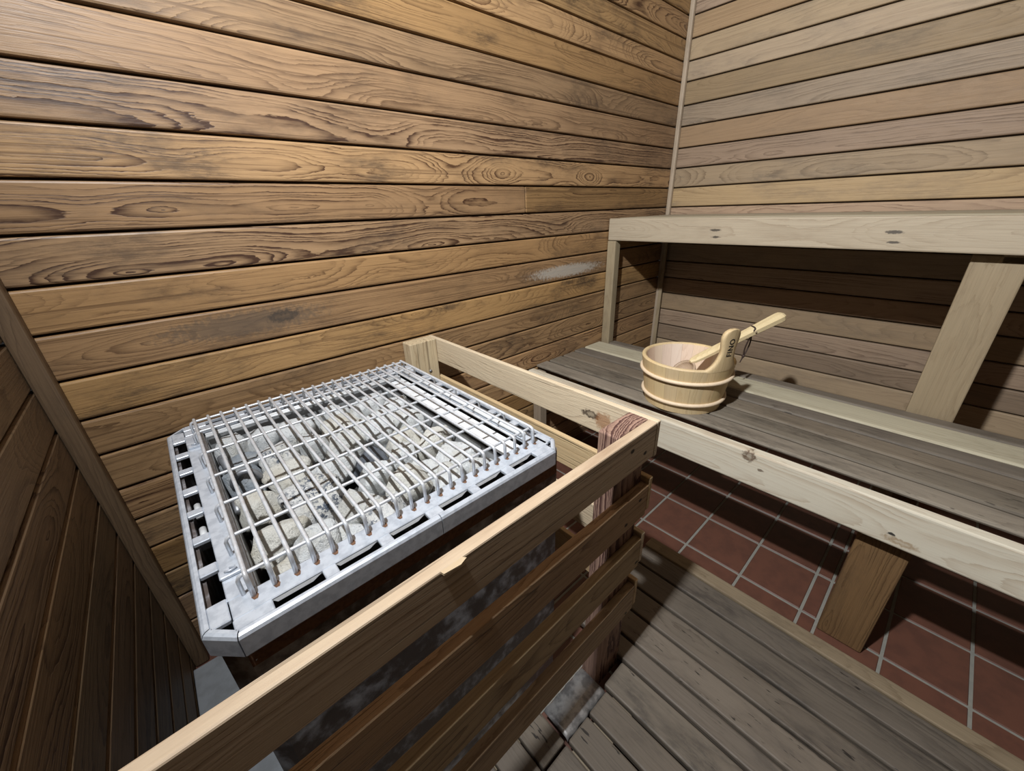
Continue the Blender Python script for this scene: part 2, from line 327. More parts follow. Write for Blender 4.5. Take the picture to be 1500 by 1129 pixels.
# ------------------------------------------------------------------ benches
Z0 = -12.6
def base(x, y, z=Z0): return P(x, y, z)
ub = empty('sauna_bench', base(-2.9, -10), 'high weathered wooden bench along the far wall with thick front board', 'bench')
one('front_board', m_ubench, (-5.90, -24, -1.61), (-5.42, -0.04, -0.57), ub, bev=0.05, seed=3)
for i in range(4):
    x0 = -5.40+i*1.33
    one('slat', m_ubench if i else m_slatl, (x0, -24, -0.98), (x0+1.27, -0.3, -0.56), ub, bev=0.04, seed=60+i)
one('leg', m_upost, (-5.90, -0.52, -12.6), (-5.44, -0.03, -1.63), ub, bev=0.04, seed=11)
one('leg', m_upost, (-0.40, -0.46, -12.6), (-0.26, -0.25, -1.0), ub, bev=0.03, seed=12)
one('leg', m_upost, (-5.40, -13.98, -12.6), (-4.94, -12.80, -1.66), ub, bev=0.04, seed=14)
one('leg', m_upost, (-5.40, -23.6, -12.6), (-4.94, -22.5, -1.66), ub, bev=0.04, seed=15)
one('bearer', m_upost, (-5.40, -13.9, -1.9), (-0.05, -13.4, -1.0), ub, bev=0.03, seed=16)

lb = empty('sauna_bench', base(-8.6, -10), 'low slatted bench with new pale front board and grey worn seat', 'bench')
one('front_board', m_fascia, (-11.835, -24, -8.24), (-11.47, -0.10, -7.05), lb, bev=0.05, seed=22)
sl = [(-11.267, -10.43, 0), (-10.37, -9.41, 0), (-9.35, -8.44, 0), (-8.38, -7.59, 0), (-7.53, -6.13, 1), (-6.08, -5.45, 0)]
for i, (a, b, p) in enumerate(sl):
    one('slat', m_slatl if p else m_slat, (a+0.035, -24, -7.085), (b-0.035, -0.06-0.03*((i*7) % 3)-(0.52 if i == 5 else 0), -6.95), lb, bev=0.07, seed=70+i*3)
one('leg', m_leg, (-11.44, -13.96, -12.6), (-10.98, -12.84, -8.26), lb, bev=0.06, seed=24)
one('leg', m_leg, (-11.44, -23.6, -12.6), (-10.98, -22.5, -8.26), lb, bev=0.06, seed=25)
one('leg', m_upost, (-11.46, -0.55, -12.6), (-10.98, -0.06, -7.24), lb, bev=0.04, seed=26)
for y in (-0.6, -13.4, -23.0):
    one('bearer', m_leg, (-10.96, y-0.24, -8.1), (-5.98, y+0.24, -7.095), lb, bev=0.03, seed=int(30-y))

# ------------------------------------------------------------------ the guard rail round the heater
fr = empty('heater_guard_rail', base(-20, -9.2), 'pale wooden guard rail of spaced boards fencing the stone heater', 'railing')
tops = [(-4.185, -5.05), (-5.81, -6.70), (-7.45, -8.385), (-9.10, -9.985)]
for i, (t, b) in enumerate(tops):
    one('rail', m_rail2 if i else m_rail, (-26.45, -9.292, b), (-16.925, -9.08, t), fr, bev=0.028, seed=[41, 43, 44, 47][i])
    st = [0, 0.15, 0.12, 0.12][i]
    one('rail', m_rail, (-16.92, -9.292, b+st-0.03), (-16.78, -0.03, t+st), fr, bev=0.025, seed=52+i)
one('post', m_post, (-18.07, -9.075, -12.6), (-16.925, -8.60, -4.185), fr, bev=0.035, rnd=(0.13, 0.0, 0.5), axis=2)
one('cleat', m_rail, (-17.99, -0.58, -12.0), (-16.925, -0.03, -4.185), fr, bev=0.035, seed=63, axis=2)
one('cleat', m_rail, (-26.45, -9.07, -12.07), (-25.9, -8.6, -4.3), fr, bev=0.035, seed=65, axis=2)

mb = MB(); tube(mb, [P(-17.30, -0.575, -5.35), P(-17.30, -0.60, -5.35)], 0.055*S, 10); mb.build('screw', m_elem, fr)
mb = MB(); vs = [P(-22.32, -9.285, -4.19), P(-21.98, -9.285, -4.19), P(-21.94, -9.33, -4.195), P(-22.05, -9.36, -4.21), P(-22.30, -9.335, -4.205)]
mb.add(vs+[q-Vector((0, 0, 0.003)) for q in vs], [[4, 3, 2, 1, 0], [5, 6, 7, 8, 9]]+[[i, (i+1) % 5, 5+(i+1) % 5, 5+i] for i in range(5)], rnd=rb(3)); mb.build('splinter', m_rail, fr)
# ------------------------------------------------------------------ floor boards
dk = empty('duckboard', base(-16, -14), 'grey wooden duckboard with long slats in front of the heater guard', 'duckboard')
edges = [-12.74, -13.64, -14.62, -15.50, -16.40, -17.07, -18.03, -18.87, -19.72, -20.55, -21.32, -22.12, -22.98, -23.85, -24.7, -25.55, -26.35]
one('edge_board', m_ducke, (-12.71, -25, -12.5), (-12.20, -7.45, -12.08), dk, bev=0.05, seed=80)
for i in range(len(edges)-1):
    far = -7.5-0.02*(i % 3) if edges[i+1] > -17.1 else -9.31 if edges[i+1] > -18.1 else -9.44-0.015*(i % 3)
    one('slat', m_duck, (edges[i+1]+0.042, -25, -12.30), (edges[i]-0.042, far, -12.08), dk, bev=0.05, seed=90+i)
for y in (-9.9, -15.5, -21.0):
    one('sleeper', m_ducke, (-26.3, y-0.3, -12.6), (-12.75, y+0.3, -12.31), dk, bev=0.02, seed=130)
one('sleeper', m_ducke, (-16.8, -8.2, -12.6), (-12.75, -7.7, -12.31), dk, bev=0.02, seed=131)
sg = empty('short_duckboard', base(-23, -8.3), 'short pale floor slats running underneath the guard rail', 'duckboard')
for i in range(8, len(edges)-1):
    one('slat', m_duck, (edges[i+1]+0.025, -9.41, -12.30), (edges[i]-0.025, -7.25, -12.08), sg, bev=0.05, seed=150+i)
one('sleeper', m_ducke, (-26.3, -8.6, -12.6), (-19.8, -8.1, -12.31), sg, bev=0.02, seed=171)
tag(one('hearth_board', m_pad, (-26.47, -7.2, -12.6), (-18.2, -0.86, -12.08), bev=0.03), 'grey cement board lying on the floor under the stone heater', 'hearth board')
mb = MB(); prof = [(-8.62, -12.05), (-9.25, -12.05), (-9.37, -12.065), (-9.425, -12.11), (-9.435, -12.2)]
n = 14; vs = []; fs = []
for i in range(n+1):
    x = -19.68+(1.56*i/n)
    for (y, z) in prof: vs.append(P(x, y+0.02*math.sin(i*1.7), z+0.008*math.sin(i*2.3+y*5)))
m_ = len(prof)
for i in range(n):
    for j in range(m_-1): fs.append([i*m_+j, i*m_+j+1, (i+1)*m_+j+1, (i+1)*m_+j])
off = len(vs); vs += [q-Vector((0, 0, 0.0025)) for q in vs]
fs2 = [[off+i for i in f[::-1]] for f in fs]
rim_ = [i*m_ for i in range(n+1)]+[n*m_+j for j in range(1, m_)]+[i*m_+m_-1 for i in range(n-1, -1, -1)]+[j for j in range(m_-2, 0, -1)]
fs3 = [[rim_[i], rim_[(i+1) % len(rim_)], off+rim_[(i+1) % len(rim_)], off+rim_[i]] for i in range(len(rim_))]
mb.add(vs, fs+fs2+fs3, smooth=True)
tag(mb.build('metal_flashing', m_flash), 'scuffed galvanised metal flashing on the floor at the guard post', 'flashing')

# ------------------------------------------------------------------ the heater
HX0, HX1, HY0, HY1, HZ = -24.80, -18.42, -0.98, -8.06, -4.60
ht = empty('sauna_heater', base(-21.6, -4.5, -12.08), 'square floor-standing stone heater with wire grille top', 'heater')
# outer casing: four sheet walls and rounded corners
mb = MB(); cx0, cx1, cy0, cy1 = -24.71, -18.54, -1.08, -7.97; c = 0.25
outl = [(cx0+c, cy1), (cx1-c*0.3, cy1), (cx1, cy1+c*0.3), (cx1, cy0-c), (cx1-c, cy0), (cx0+c, cy0), (cx0, cy0-c), (cx0, cy1+c)]
def ring_wall(mb, outl, z0, z1, th, mi=0, top=True):
    n = len(outl); cx = sum(p[0] for p in outl)/n; cy = sum(p[1] for p in outl)/n
    inn = [(p[0]+th*(1 if p[0] < cx else -1), p[1]+th*(1 if p[1] < cy else -1)) for p in outl]
    vs = [P(x, y, z0) for x, y in outl]+[P(x, y, z1) for x, y in outl]+[P(x, y, z0) for x, y in inn]+[P(x, y, z1) for x, y in inn]
    fs = []
    for i in range(n):
        k = (i+1) % n
        fs += [[i, k, n+k, n+i], [2*n+k, 2*n+i, 3*n+i, 3*n+k], [n+i, n+k, 3*n+k, 3*n+i], [k, i, 2*n+i, 2*n+k]]
    mb.add(vs, fs, mi=mi)
ring_wall(mb, outl, -12.06, -4.72, 0.06)
box(mb, (cx0+0.1, cy1+0.1, -12.06), (cx1-0.1, cy0-0.1, -11.9), 0)
mb.build('casing', m_cab, ht)
mb = MB(); box(mb, (cx0+0.25, cy1-0.02, -5.28), (cx1-0.1, cy1+0.01, -4.98), 0.004, 1); mb.build('top_band', m_rust, ht)
# inner stone basket
bx0, bx1, by0, by1 = -24.16, -19.42, -1.66, -7.36
mb = MB()
def quad(mb, pts, th=0.05, mi=0):
    a = [P(*p) for p in pts]; nrm = (a[1]-a[0]).cross(a[2]-a[0]).normalized()*th*S
    mb.add(a+[q-nrm for q in a], [[0, 1, 2, 3], [7, 6, 5, 4], [0, 4, 5, 1], [1, 5, 6, 2], [2, 6, 7, 3], [3, 7, 4, 0]], mi=mi)
FZ = -5.62
quad(mb, [(bx0, by0, -4.72), (bx1, by0, -4.72), (bx1, by0-0.12, FZ), (bx0, by0-0.12, FZ)])
quad(mb, [(bx1, by1, -4.72), (bx0, by1, -4.72), (bx0, by1, FZ), (bx1, by1, FZ)])
quad(mb, [(bx0, by1, -4.72), (bx0, by0, -4.72), (bx0+0.02, by0, FZ), (bx0+0.02, by1, FZ)])
quad(mb, [(bx1+0.06, by0, -4.98), (bx1+0.06, by1, -4.98), (bx1-0.12, by1, FZ), (bx1-0.12, by0, FZ)])
box(mb, (bx0-0.05, by1-0.05, FZ-0.08), (bx1+0.05, by0+0.05, FZ), 0, mi=1)
mb.build('stone_basket', [m_inner, m_pit], ht)
# ledges along two sides
mb = MB()
box(mb, (-19.46, by1+0.02, -4.84), (-19.0, by0-0.05, -4.76), 0.01, 1)
mb.build('side_ledge', m_zincw, ht)
mb = MB()
for yy in (-1.72, -1.84): tube(mb, [P(-24.1, yy, -4.66), P(-19.1, yy, -4.66)], 0.04*S, 8)
for xx in (-18.93, -18.8): tube(mb, [P(xx, -7.2, -4.52+(-18.93-xx)*0.3), P(xx, -1.5, -4.52+(-18.93-xx)*0.3)], 0.05*S, 8)
mb.build('edge_rod', m_zincw, ht)
# top frame
mb = MB(); T = 0.07; ch = 0.33
def plate(x0, y0, x1, y1): box(mb, (x0, y0, HZ-T), (x1, y1, HZ), 0.012, 1)
xi0, xi1, yi0, yi1 = -24.13, -18.99, -1.60, -7.40
def bandx(y_out, y_hi, y_lo, y_in, holes, x0, x1):        # a band along x with long slots
    plate(xi0-0.33, y_lo, xi1+0.33, y_in)
    e = [x0]+[q for h in holes for q in h]+[x1]
    for i in range(0, len(e), 2): plate(e[i], y_hi, e[i+1], y_lo)
def bandy(x_out, x_hi, x_lo, x_in, holes, y0, y1):
    plate(x_lo, yi1+0.002, x_in, yi0-0.002)
    e = [y0]+[q for h in holes for q in h]+[y1]
    for i in range(0, len(e), 2): plate(x_hi, e[i], x_lo, e[i+1])
sx_ = [(-24.02, -23.38), (-23.19, -22.55), (-22.35, -21.71), (-21.44, -20.82), (-20.64, -20.02), (-19.80, -19.18)]
bandx(-8.02, -7.958, -7.765, yi1, sx_, HX0+ch, HX1-ch)
bandx(-1.02, -1.082, -1.28, yi0, sx_, HX0+ch, HX1-ch)
sy_ = [(-7.32, -6.69), (-6.48, -5.87), (-5.68, -5.04), (-4.86, -4.26), (-4.04, -3.42), (-3.22, -2.64), (-2.43, -1.83)]
bandy(HX0+0.03, -24.698, -24.475, xi0, sy_, HY1+ch, HY0-ch)
bandy(HX1-0.03, -18.522, -18.74, xi1, sy_, HY1+ch, HY0-ch)
# rounded rim turned down all round, with cut corners
oc = [(HX0+ch, HY1), (HX1-ch, HY1), (HX1, HY1+ch), (HX1, HY0-ch), (HX1-ch, HY0), (HX0+ch, HY0), (HX0, HY0-ch), (HX0, HY1+ch)]
cxm, cym = (HX0+HX1)/2, (HY0+HY1)/2
def inset(p, d):
    x, y = p; dx = 1 if x < cxm else -1; dy = 1 if y < cym else -1
    onx = abs(abs(x-cxm)-(HX1-HX0)/2) < 1e-6
    return (x+dx*d, y+dy*d*0.414) if onx else (x+dx*d*0.414, y+dy*d)
prof = [(0.10, 0.0), (0.055, 0.0), (0.02, -0.02), (0.0, -0.06), (0.0, -0.36), (0.03, -0.40), (0.05, -0.38), (0.04, -0.34), (0.04, -0.08), (0.10, -0.055)]
segs = [(oc[i], oc[(i+1) % 8]) for i in range(1, 8)]+[(oc[0], (-21.56, HY1)), ((-21.56, HY1), oc[1])]
for pa, pb_ in segs:
    vs = []
    a, b = Vector(pa), Vector(pb_); e = (b-a).normalized()*0.008
    for p in (pa, pb_):
        for d, z in prof:
            q = inset(p, d) if p[0] != -21.56 else (p[0], p[1]+d); sgn = 1 if p is pa else -1
            vs.append(P(q[0]+e.x*sgn, q[1]+e.y*sgn, HZ+z))
    m2 = len(prof)
    mb.add(vs, [[j, (j+1) % m2, m2+(j+1) % m2, m2+j] for j in range(m2)]+[list(range(m2))[::-1], list(range(m2, 2*m2))], smooth=False)
# lighter tabs folded down behind the front slots
for x0, x1 in sx_:
    quad(mb, [(x0, -7.765, HZ-0.03), (x0+0.05, -7.78, HZ-0.085), (x1-0.14, -7.78, HZ-0.085), (x1, -7.765, HZ-0.03)], 0.02, mi=1)
mb.build('top_frame', [m_zinc, m_zincw], ht)
# corner folds
mb = MB()
quad(mb, [(-24.40, -7.70, HZ-0.02), (-24.18, -7.78, HZ-0.02), (-24.22, -7.92, HZ-0.5), (-24.40, -7.98, HZ-0.6)], 0.02)
mb.build('corner_fold', m_zinc, ht); mb = MB()
quad(mb, [(-18.60, -7.62, HZ-0.04), (-18.95, -7.70, HZ-0.1), (-18.9, -7.95, HZ-0.45), (-18.6, -7.9, HZ-0.45)], 0.02)
mb.build('corner_fold', m_zinc, ht)
# clips
for (x, y, r_) in ((-24.30, -2.28, 0.05), (-24.33, -6.86, -0.05)):
    mb = MB(); box(mb, (x-0.16, y-0.13, HZ), (x+0.12, y+0.06, HZ+0.05), 0.03, 2)
    tube(mb, [P(x-0.08, y-0.03, HZ+0.06), P(x-0.02, y-0.07, HZ+0.075), P(x+0.06, y-0.05, HZ+0.07), P(x+0.04, y+0.0, HZ+0.065), P(x-0.02, y+0.01, HZ+0.06)], 0.018*S, 6)
    mb.build('latch_clip', m_zinc, ht)
# wire grille
mb = MB(); WZ = -4.22; CZ = -4.275; r_ = 0.031*S
def bent(a, b, ztop, foot, rr, horiz):
    """a wire bent down at both ends with small rounded corners"""
    pts = []
    q = 0.07
    L = [(a, foot), (a, ztop-q), (a+q*0.3*(1 if b > a else -1), ztop-q*0.3), (a+q*(1 if b > a else -1), ztop),
         (b-q*(1 if b > a else -1), ztop), (b-q*0.3*(1 if b > a else -1), ztop-q*0.3), (b, ztop-q), (b, foot)]
    return L
for i in range(21):
    x = -24.19+0.264*i
    tube(mb, [P(x+0.004*math.sin(i*3.1+y*0.7), y, z) for y, z in bent(-7.545, -1.62, WZ, HZ-0.01, r_, 0)], r_, 8)
cyw = [-2.35, -3.49, -4.55, -5.57, -6.52, -7.43]
for y in cyw:
    tube(mb, [P(x, y, z) for x, z in bent(-24.285, -18.83, CZ, HZ-0.01, r_, 1)], r_*0.9, 8)
tube(mb, [P(x, -1.68, z) for x, z in bent(-24.285, -18.83, CZ, HZ-0.01, r_, 1)], r_*0.9, 8)
mb.build('wire_grille', m_wire, ht)
mb = MB()
for i in range(21):
    x = -24.19+0.264*i
    mb2 = [P(x+0.045*math.cos(t*PI/3)+0.015, -7.55+0.07*math.sin(t*PI/3)-0.01, HZ+0.004) for t in range(6)]
    mb.add(mb2, [list(range(6))])
mb.build('rust_stain', m_rust, ht)
# heating elements and terminals seen between the stones
def elem(pts, r=0.075):
    mb = MB(); tube(mb, [P(*p) for p in pts], r*S, 10); mb.build('heating_element', m_elem, ht)
elem([(-23.72+0.24*math.cos(a), -4.02+0.05*a, -5.0+0.26*math.sin(a)) for a in [i*0.35 for i in range(17)]], 0.06)
elem([(-23.98, -2.25, -5.6), (-23.98, -2.6, -4.95), (-23.95, -3.1, -4.85), (-23.9, -3.3, -5.5)], 0.085)
elem([(-23.80, -2.0, -5.6), (-23.76, -2.25, -4.85), (-23.7, -2.5, -4.8), (-23.68, -2.7, -5.5)], 0.085)
elem([(-24.03, -4.5, -4.95), (-24.03, -4.95, -4.95)], 0.06)
for y in (-4.55, -5.36):
    mb = MB(); tube(mb, [P(-24.57, y+0.2, -4.85), P(-24.57, y-0.22, -4.85)], 0.055*S, 10); mb.build('terminal_rod', m_zincw, ht)
mb = MB(); box(mb, (-24.69, -5.66, -4.93), (-24.5, -5.5, -4.80), 0.01, 1); mb.build('terminal_bracket', m_zinc, ht)

# ------------------------------------------------------------------ stones (each lifts out on its own)
def stone(x, y, z, rx, ry, rz, seed, mat):
    rnd = random.Random(seed)
    bm = bmesh.new(); bmesh.ops.create_icosphere(bm, subdivisions=4, radius=1.0)
    planes = []
    for i in range(13):
        n_ = Vector((rnd.gauss(0, 1), rnd.gauss(0, 1), rnd.gauss(0, 1))).normalized(); planes.append((n_, rnd.uniform(0.58, 0.86)))
    planes.append((Vector((rnd.uniform(-.25, .25), rnd.uniform(-.25, .25), 1)).normalized(), rnd.uniform(0.62, 0.8)))
    planes.append((Vector((0, 0, -1)), 0.8))
    ofs = Vector((seed*1.7, seed*0.9, seed*2.3))
    for q in bm.verts:
        d = q.co.normalized(); r = 1.08
        for n_, h in planes:
            c_ = d.dot(n_)
            if c_ > 1e-3: r = min(r, h/c_)
        r *= 1+0.06*noise.noise(d*2.2+ofs)+0.04*noise.noise(d*6+ofs)+0.02*noise.noise(d*14+ofs)
        q.co = Vector((d.x*r, d.y*r, d.z*r))
    R_ = Matrix.Rotation(rnd.uniform(0, PI), 3, 'Z')
    mb = MB()
    vs = [Vector(((R_@q.co).x*rx*S, (R_@q.co).y*ry*S, (R_@q.co).z*rz*S)) for q in bm.verts]
    zlo = min(v.z for v in vs); sh = P(x, y, z)-Vector((0, 0, zlo))
    fs = [[q.index for q in f.verts] for f in bm.faces]; bm.free()
    mb.add([v+sh for v in vs], fs, smooth=True)
    return mb.build('sauna_stone', mat)
RK = [(-23.62,-1.98,.38,0),(-23.05,-2.20,.42,0),(-23.83,-2.85,.44,3),(-22.45,-2.42,.40,0),(-22.95,-3.20,.45,1),(-22.16,-1.98,.34,0),(-21.27,-2.62,.58,2),(-22.15,-3.30,.40,0),
 (-20.45,-2.10,.58,0),(-21.42,-1.95,.33,0),(-21.80,-3.95,.46,0),(-19.98,-3.10,.52,0),(-21.45,-4.95,.40,4),(-20.85,-3.75,.52,0),(-20.42,-4.85,.46,2),(-22.28,-4.80,.50,0),(-23.05,-5.45,.60,1),
 (-22.35,-5.85,.44,0),(-23.86,-5.15,.42,2),(-23.10,-4.10,.45,2),(-21.65,-5.80,.40,0),(-21.05,-5.70,.40,0),(-23.62,-4.62,.26,3),(-23.92,-3.72,.34,3),(-19.82,-4.20,.44,0),(-19.78,-5.15,.42,2),
 (-19.85,-6.08,.48,0),(-20.42,-6.05,.34,0),(-20.45,-6.85,.46,0),(-21.25,-6.55,.42,2),(-22.02,-6.65,.42,1),(-23.75,-6.05,.46,2),(-23.25,-6.72,.42,0),(-22.62,-6.75,.30,0),(-23.86,-6.88,.30,2),(-19.72,-6.95,.32,0)]
PZ = [[x, y, rd*1.16, ty] for x, y, rd, ty in RK]
for it in range(80):
    for i in range(len(PZ)):
        for j in range(i):
            dx, dy = PZ[i][0]-PZ[j][0], PZ[i][1]-PZ[j][1]; d = math.hypot(dx, dy) or 1e-3; need = 0.80*(PZ[i][2]+PZ[j][2])
            if d < need:
                k = 0.25*(need-d)/d
                PZ[i][0] += dx*k; PZ[i][1] += dy*k; PZ[j][0] -= dx*k; PZ[j][1] -= dy*k
    for q in PZ:
        e = q[2]*0.88
        q[0] = min(max(q[0], -24.10+e), -19.60-e); q[1] = min(max(q[1], -7.32+e), -1.86-e)
RK = [(q[0], q[1], q[2]/1.16, q[3]) for q in PZ]
names = ['pale grey', 'dark-speckled white', 'cream', 'bluish grey', 'dark slate']
ordn = ['first', 'second', 'third', 'fourth', 'fifth', 'sixth', 'seventh', 'eighth', 'ninth']
rows = [[] for _ in range(6)]
order = sorted(range(len(RK)), key=lambda i: -RK[i][1])
for n_, i in enumerate(order): rows[min(5, n_//6)].append(i)
where = {}
for r, row in enumerate(rows):
    row.sort(key=lambda i: RK[i][0])
    for c_, i in enumerate(row): where[i] = (r, c_)
rr = random.Random(5)
for i, (x, y, rd, ty) in enumerate(RK):
    f = rd*1.16; top = rr.uniform(0.44, 0.56)*(1 if rd > 0.36 else 0.85)
    o = stone(x, y, FZ+0.005, f*rr.uniform(0.95, 1.06), f*rr.uniform(0.93, 1.05), min(0.64, top*1.15), 100+i*3, ST[ty])
    r, c_ = where[i]
    tag(o, '%s %s heater stone, %s from the left in the %s row from the back' % ('big' if rd > 0.47 else 'small' if rd < 0.37 else 'medium', names[ty], ordn[c_], ordn[r]), 'stone', 'stones heaped in the heater')

# ------------------------------------------------------------------ bucket
BX, BY, BZ0, BZ1, R0, R1 = -9.95, -6.75, -6.945, -5.20, 1.36, 1.62
bk = empty('sauna_bucket', P(BX, BY, BZ0), 'round pale wooden bucket with one tall lettered handle on the low bench', 'bucket')
def rad(z): return R0+(R1-R0)*(z-BZ0)/(BZ1-BZ0)
mb = MB(); NS = 22; th = 0.16
for sidx in range(NS):
    a0, a1 = 2*PI*sidx/NS, 2*PI*(sidx+1)/NS; rnd = rb(500+sidx); sub = 4; lv = 8
    ga = 0.0012
    def grid(rf, flip, mi):
        vs, fs, wc = [], [], []
        for jz in range(lv+1):
            for k in range(sub+1):
                a = a0+ga+(a1-a0-2*ga)*k/sub; z = BZ0+(BZ1-BZ0)*jz/lv; r = rf(z)
                vs.append(P(BX+r*math.cos(a), BY+r*math.sin(a), z)); wc.append((z*S, (a-(a0+a1)/2)*R1*S, 0.0))
        for jz in range(lv):
            for k in range(sub):
                q = [jz*(sub+1)+k, jz*(sub+1)+k+1, (jz+1)*(sub+1)+k+1, (jz+1)*(sub+1)+k]
                fs.append(q[::-1] if flip else q)
        mb.add(vs, fs, wc, rnd, mi, smooth=True)
    grid(rad, False, 0); grid(lambda z: rad(z)-th, True, 1)
    # rounded rim
    vs, fs, wc = [], [], []
    pr = [(0, 0), (-0.02, 0.035), (-0.06, 0.055), (-0.10, 0.055), (-0.14, 0.035), (-th, 0)]
    for k in range(sub+1):
        a = a0+(a1-a0)*k/sub
        for dr, dz in pr:
            r = R1+dr; vs.append(P(BX+r*math.cos(a), BY+r*math.sin(a), BZ1+dz)); wc.append((dz*S, (a-(a0+a1)/2)*R1*S, dr*S))
    for k in range(sub):
        for j in range(len(pr)-1): fs.append([k*6+j, (k+1)*6+j, (k+1)*6+j+1, k*6+j+1])
    mb.add(vs, fs, wc, rnd, 0, smooth=True)
for z, fl in ((BZ0, True), (BZ0+0.18, False)):
    r = rad(z)-(0 if fl else th); q = [P(BX+r*math.cos(2*PI*i/48), BY+r*math.sin(2*PI*i/48), z) for i in range(48)]
    f = list(range(48)); mb.add(q, [f[::-1] if fl else f], mi=1)
mb.build('staves', [m_bucket, m_bin], bk)
for hz, sd in ((-5.68, 1), (-6.56, 2)):
    mb = MB(); pts = []; n_ = 96; lap = -1.15
    for i in range(n_):
        a = 2*PI*i/n_+lap
        w_ = 0.05*math.exp(-((i/n_-0.03)/0.03)**2)
        r = rad(hz)+0.035; pts.append(P(BX+r*math.cos(a), BY+r*math.sin(a), hz+w_*1.2))
    tube(mb, pts, 0.068*S, 10, closed=True); mb.build('hoop', m_hoop, bk)
EA, ET = math.radians(-109), 1.45
def ear_map(s, t, d=0.0):
    z = BZ1+t; r = R1+0.07*max(t, 0)+0.145*min(t, 0)+d; a = EA+s/1.62
    return P(BX+r*math.cos(a), BY+r*math.sin(a), z)
half = [(0.86, -0.03), (0.74, 0.02), (0.62, 0.09), (0.51, 0.19), (0.42, 0.31), (0.35, 0.45), (0.305, 0.60), (0.30, 0.75), (0.325, 0.92), (0.36, 1.08), (0.365, 1.20), (0.33, 1.31), (0.27, 1.39), (0.17, 1.44), (0.06, 1.455)]
mb = MB(); vs, fs, wc = [], [], []; m_ = 8
for s_, t_ in half:
    for side in (0.0, -0.17):
        for k in range(m_+1):
            s = -s_+2*s_*k/m_; ed = 0.02 if abs(k-m_/2) == m_/2 else 0
            vs.append(ear_map(s, t_, side+0.006+(-ed if side == 0 else ed))); wc.append((t_*S, s*S, side*S))
w2 = 2*(m_+1)
for i in range(len(half)-1):
    for k in range(m_):
        a, b = i*w2+k, (i+1)*w2+k; fs.append([a, a+1, b+1, b])
        a, b = a+m_+1, b+m_+1; fs.append([a+1, a, b, b+1])
    fs.append([i*w2+m_+1, i*w2, (i+1)*w2, (i+1)*w2+m_+1]); fs.append([i*w2+m_, i*w2+w2-1, (i+1)*w2+w2-1, (i+1)*w2+m_])
i = len(half)-1
for k in range(m_): fs.append([i*w2+k, i*w2+k+1, i*w2+m_+1+k+1, i*w2+m_+1+k])
mb.add(vs, fs, wc, rb(777), smooth=True)
ear = mb.build('handle_stave', m_bucket, bk)
# lettering burnt into the handle
cu = bpy.data.curves.new('lettering_curve', 'FONT'); cu.body = 'FINO'; cu.size = 1.0; cu.align_x = 'CENTER'; cu.space_character = 1.12; cu.offset = 0.022
to = bpy.data.objects.new('lettering_tmp', cu); COL.objects.link(to)
bpy.context.view_layer.update()
me = bpy.data.meshes.new_from_object(to.evaluated_get(bpy.context.evaluated_depsgraph_get()))
bm = bmesh.new(); bm.from_mesh(me); bmesh.ops.triangulate(bm, faces=bm.faces[:])
bmesh.ops.subdivide_edges(bm, edges=[e for e in bm.edges if e.calc_length() > 0.15], cuts=2)
bmesh.ops.triangulate(bm, faces=bm.faces[:]); bm.verts.index_update()
xs_ = [q.co.x for q in bm.verts]; ysx = [q.co.y for q in bm.verts]
wx = max(xs_)-min(xs_); hy = max(ysx)-min(ysx); x00 = min(xs_); y00 = min(ysx)
mb = MB(); LW, LH = 0.62, 0.22
mb.add([ear_map(0.10-LH*((q.co.y-y00)/hy), 0.52+LW*((q.co.x-x00)/wx), 0.012) for q in bm.verts], [[q.index for q in f.verts] for f in bm.faces])
bm.free(); bpy.data.objects.remove(to); bpy.data.curves.remove(cu)
let = mb.build('lettering', m_ink, None)
let.parent = ear; let.location = let.location-ear.location-bk.location

# ------------------------------------------------------------------ ladle
A_ = P(-9.80, -6.82, -5.46); B_ = P(-6.37, -8.61, -4.04); ax = (B_-A_).normalized(); LL = (B_-A_).length
la = empty('sauna_ladle', A_, 'wooden ladle with a leather loop resting inside the round bucket', 'ladle')
sd = ax.cross(Vector((0, 0, 1))).normalized(); upv = sd.cross(ax)
mb = MB(); vs, fs, wc = [], [], []
prof = [(0.00, .06, .05), (0.03, .16, .09), (0.10, .19, .11), (0.22, .20, .12), (0.45, .175, .15), (0.60, .185, .16), (0.80, .215, .18), (0.93, .235, .19), (0.965, .225, .18), (0.99, .18, .14), (1.0, .10, .08)]
oct_ = [(1, .45), (.45, 1), (-.45, 1), (-1, .45), (-1, -.45), (-.45, -1), (.45, -1), (1, -.45)]
for f, a, b in prof:
    c_ = A_+ax*LL*f
    for ex, ey in oct_: vs.append(c_+sd*a*ex*S+upv*b*ey*S); wc.append((f*LL, a*ex*S, b*ey*S))
for i in range(len(prof)-1):
    for j in range(8): fs.append([i*8+j, i*8+(j+1) % 8, (i+1)*8+(j+1) % 8, (i+1)*8+j])
fs += [list(range(8))[::-1], [(len(prof)-1)*8+j for j in range(8)]]
mb.add(vs, fs, wc, rb(901)); mb.build('handle', m_ladle, la)
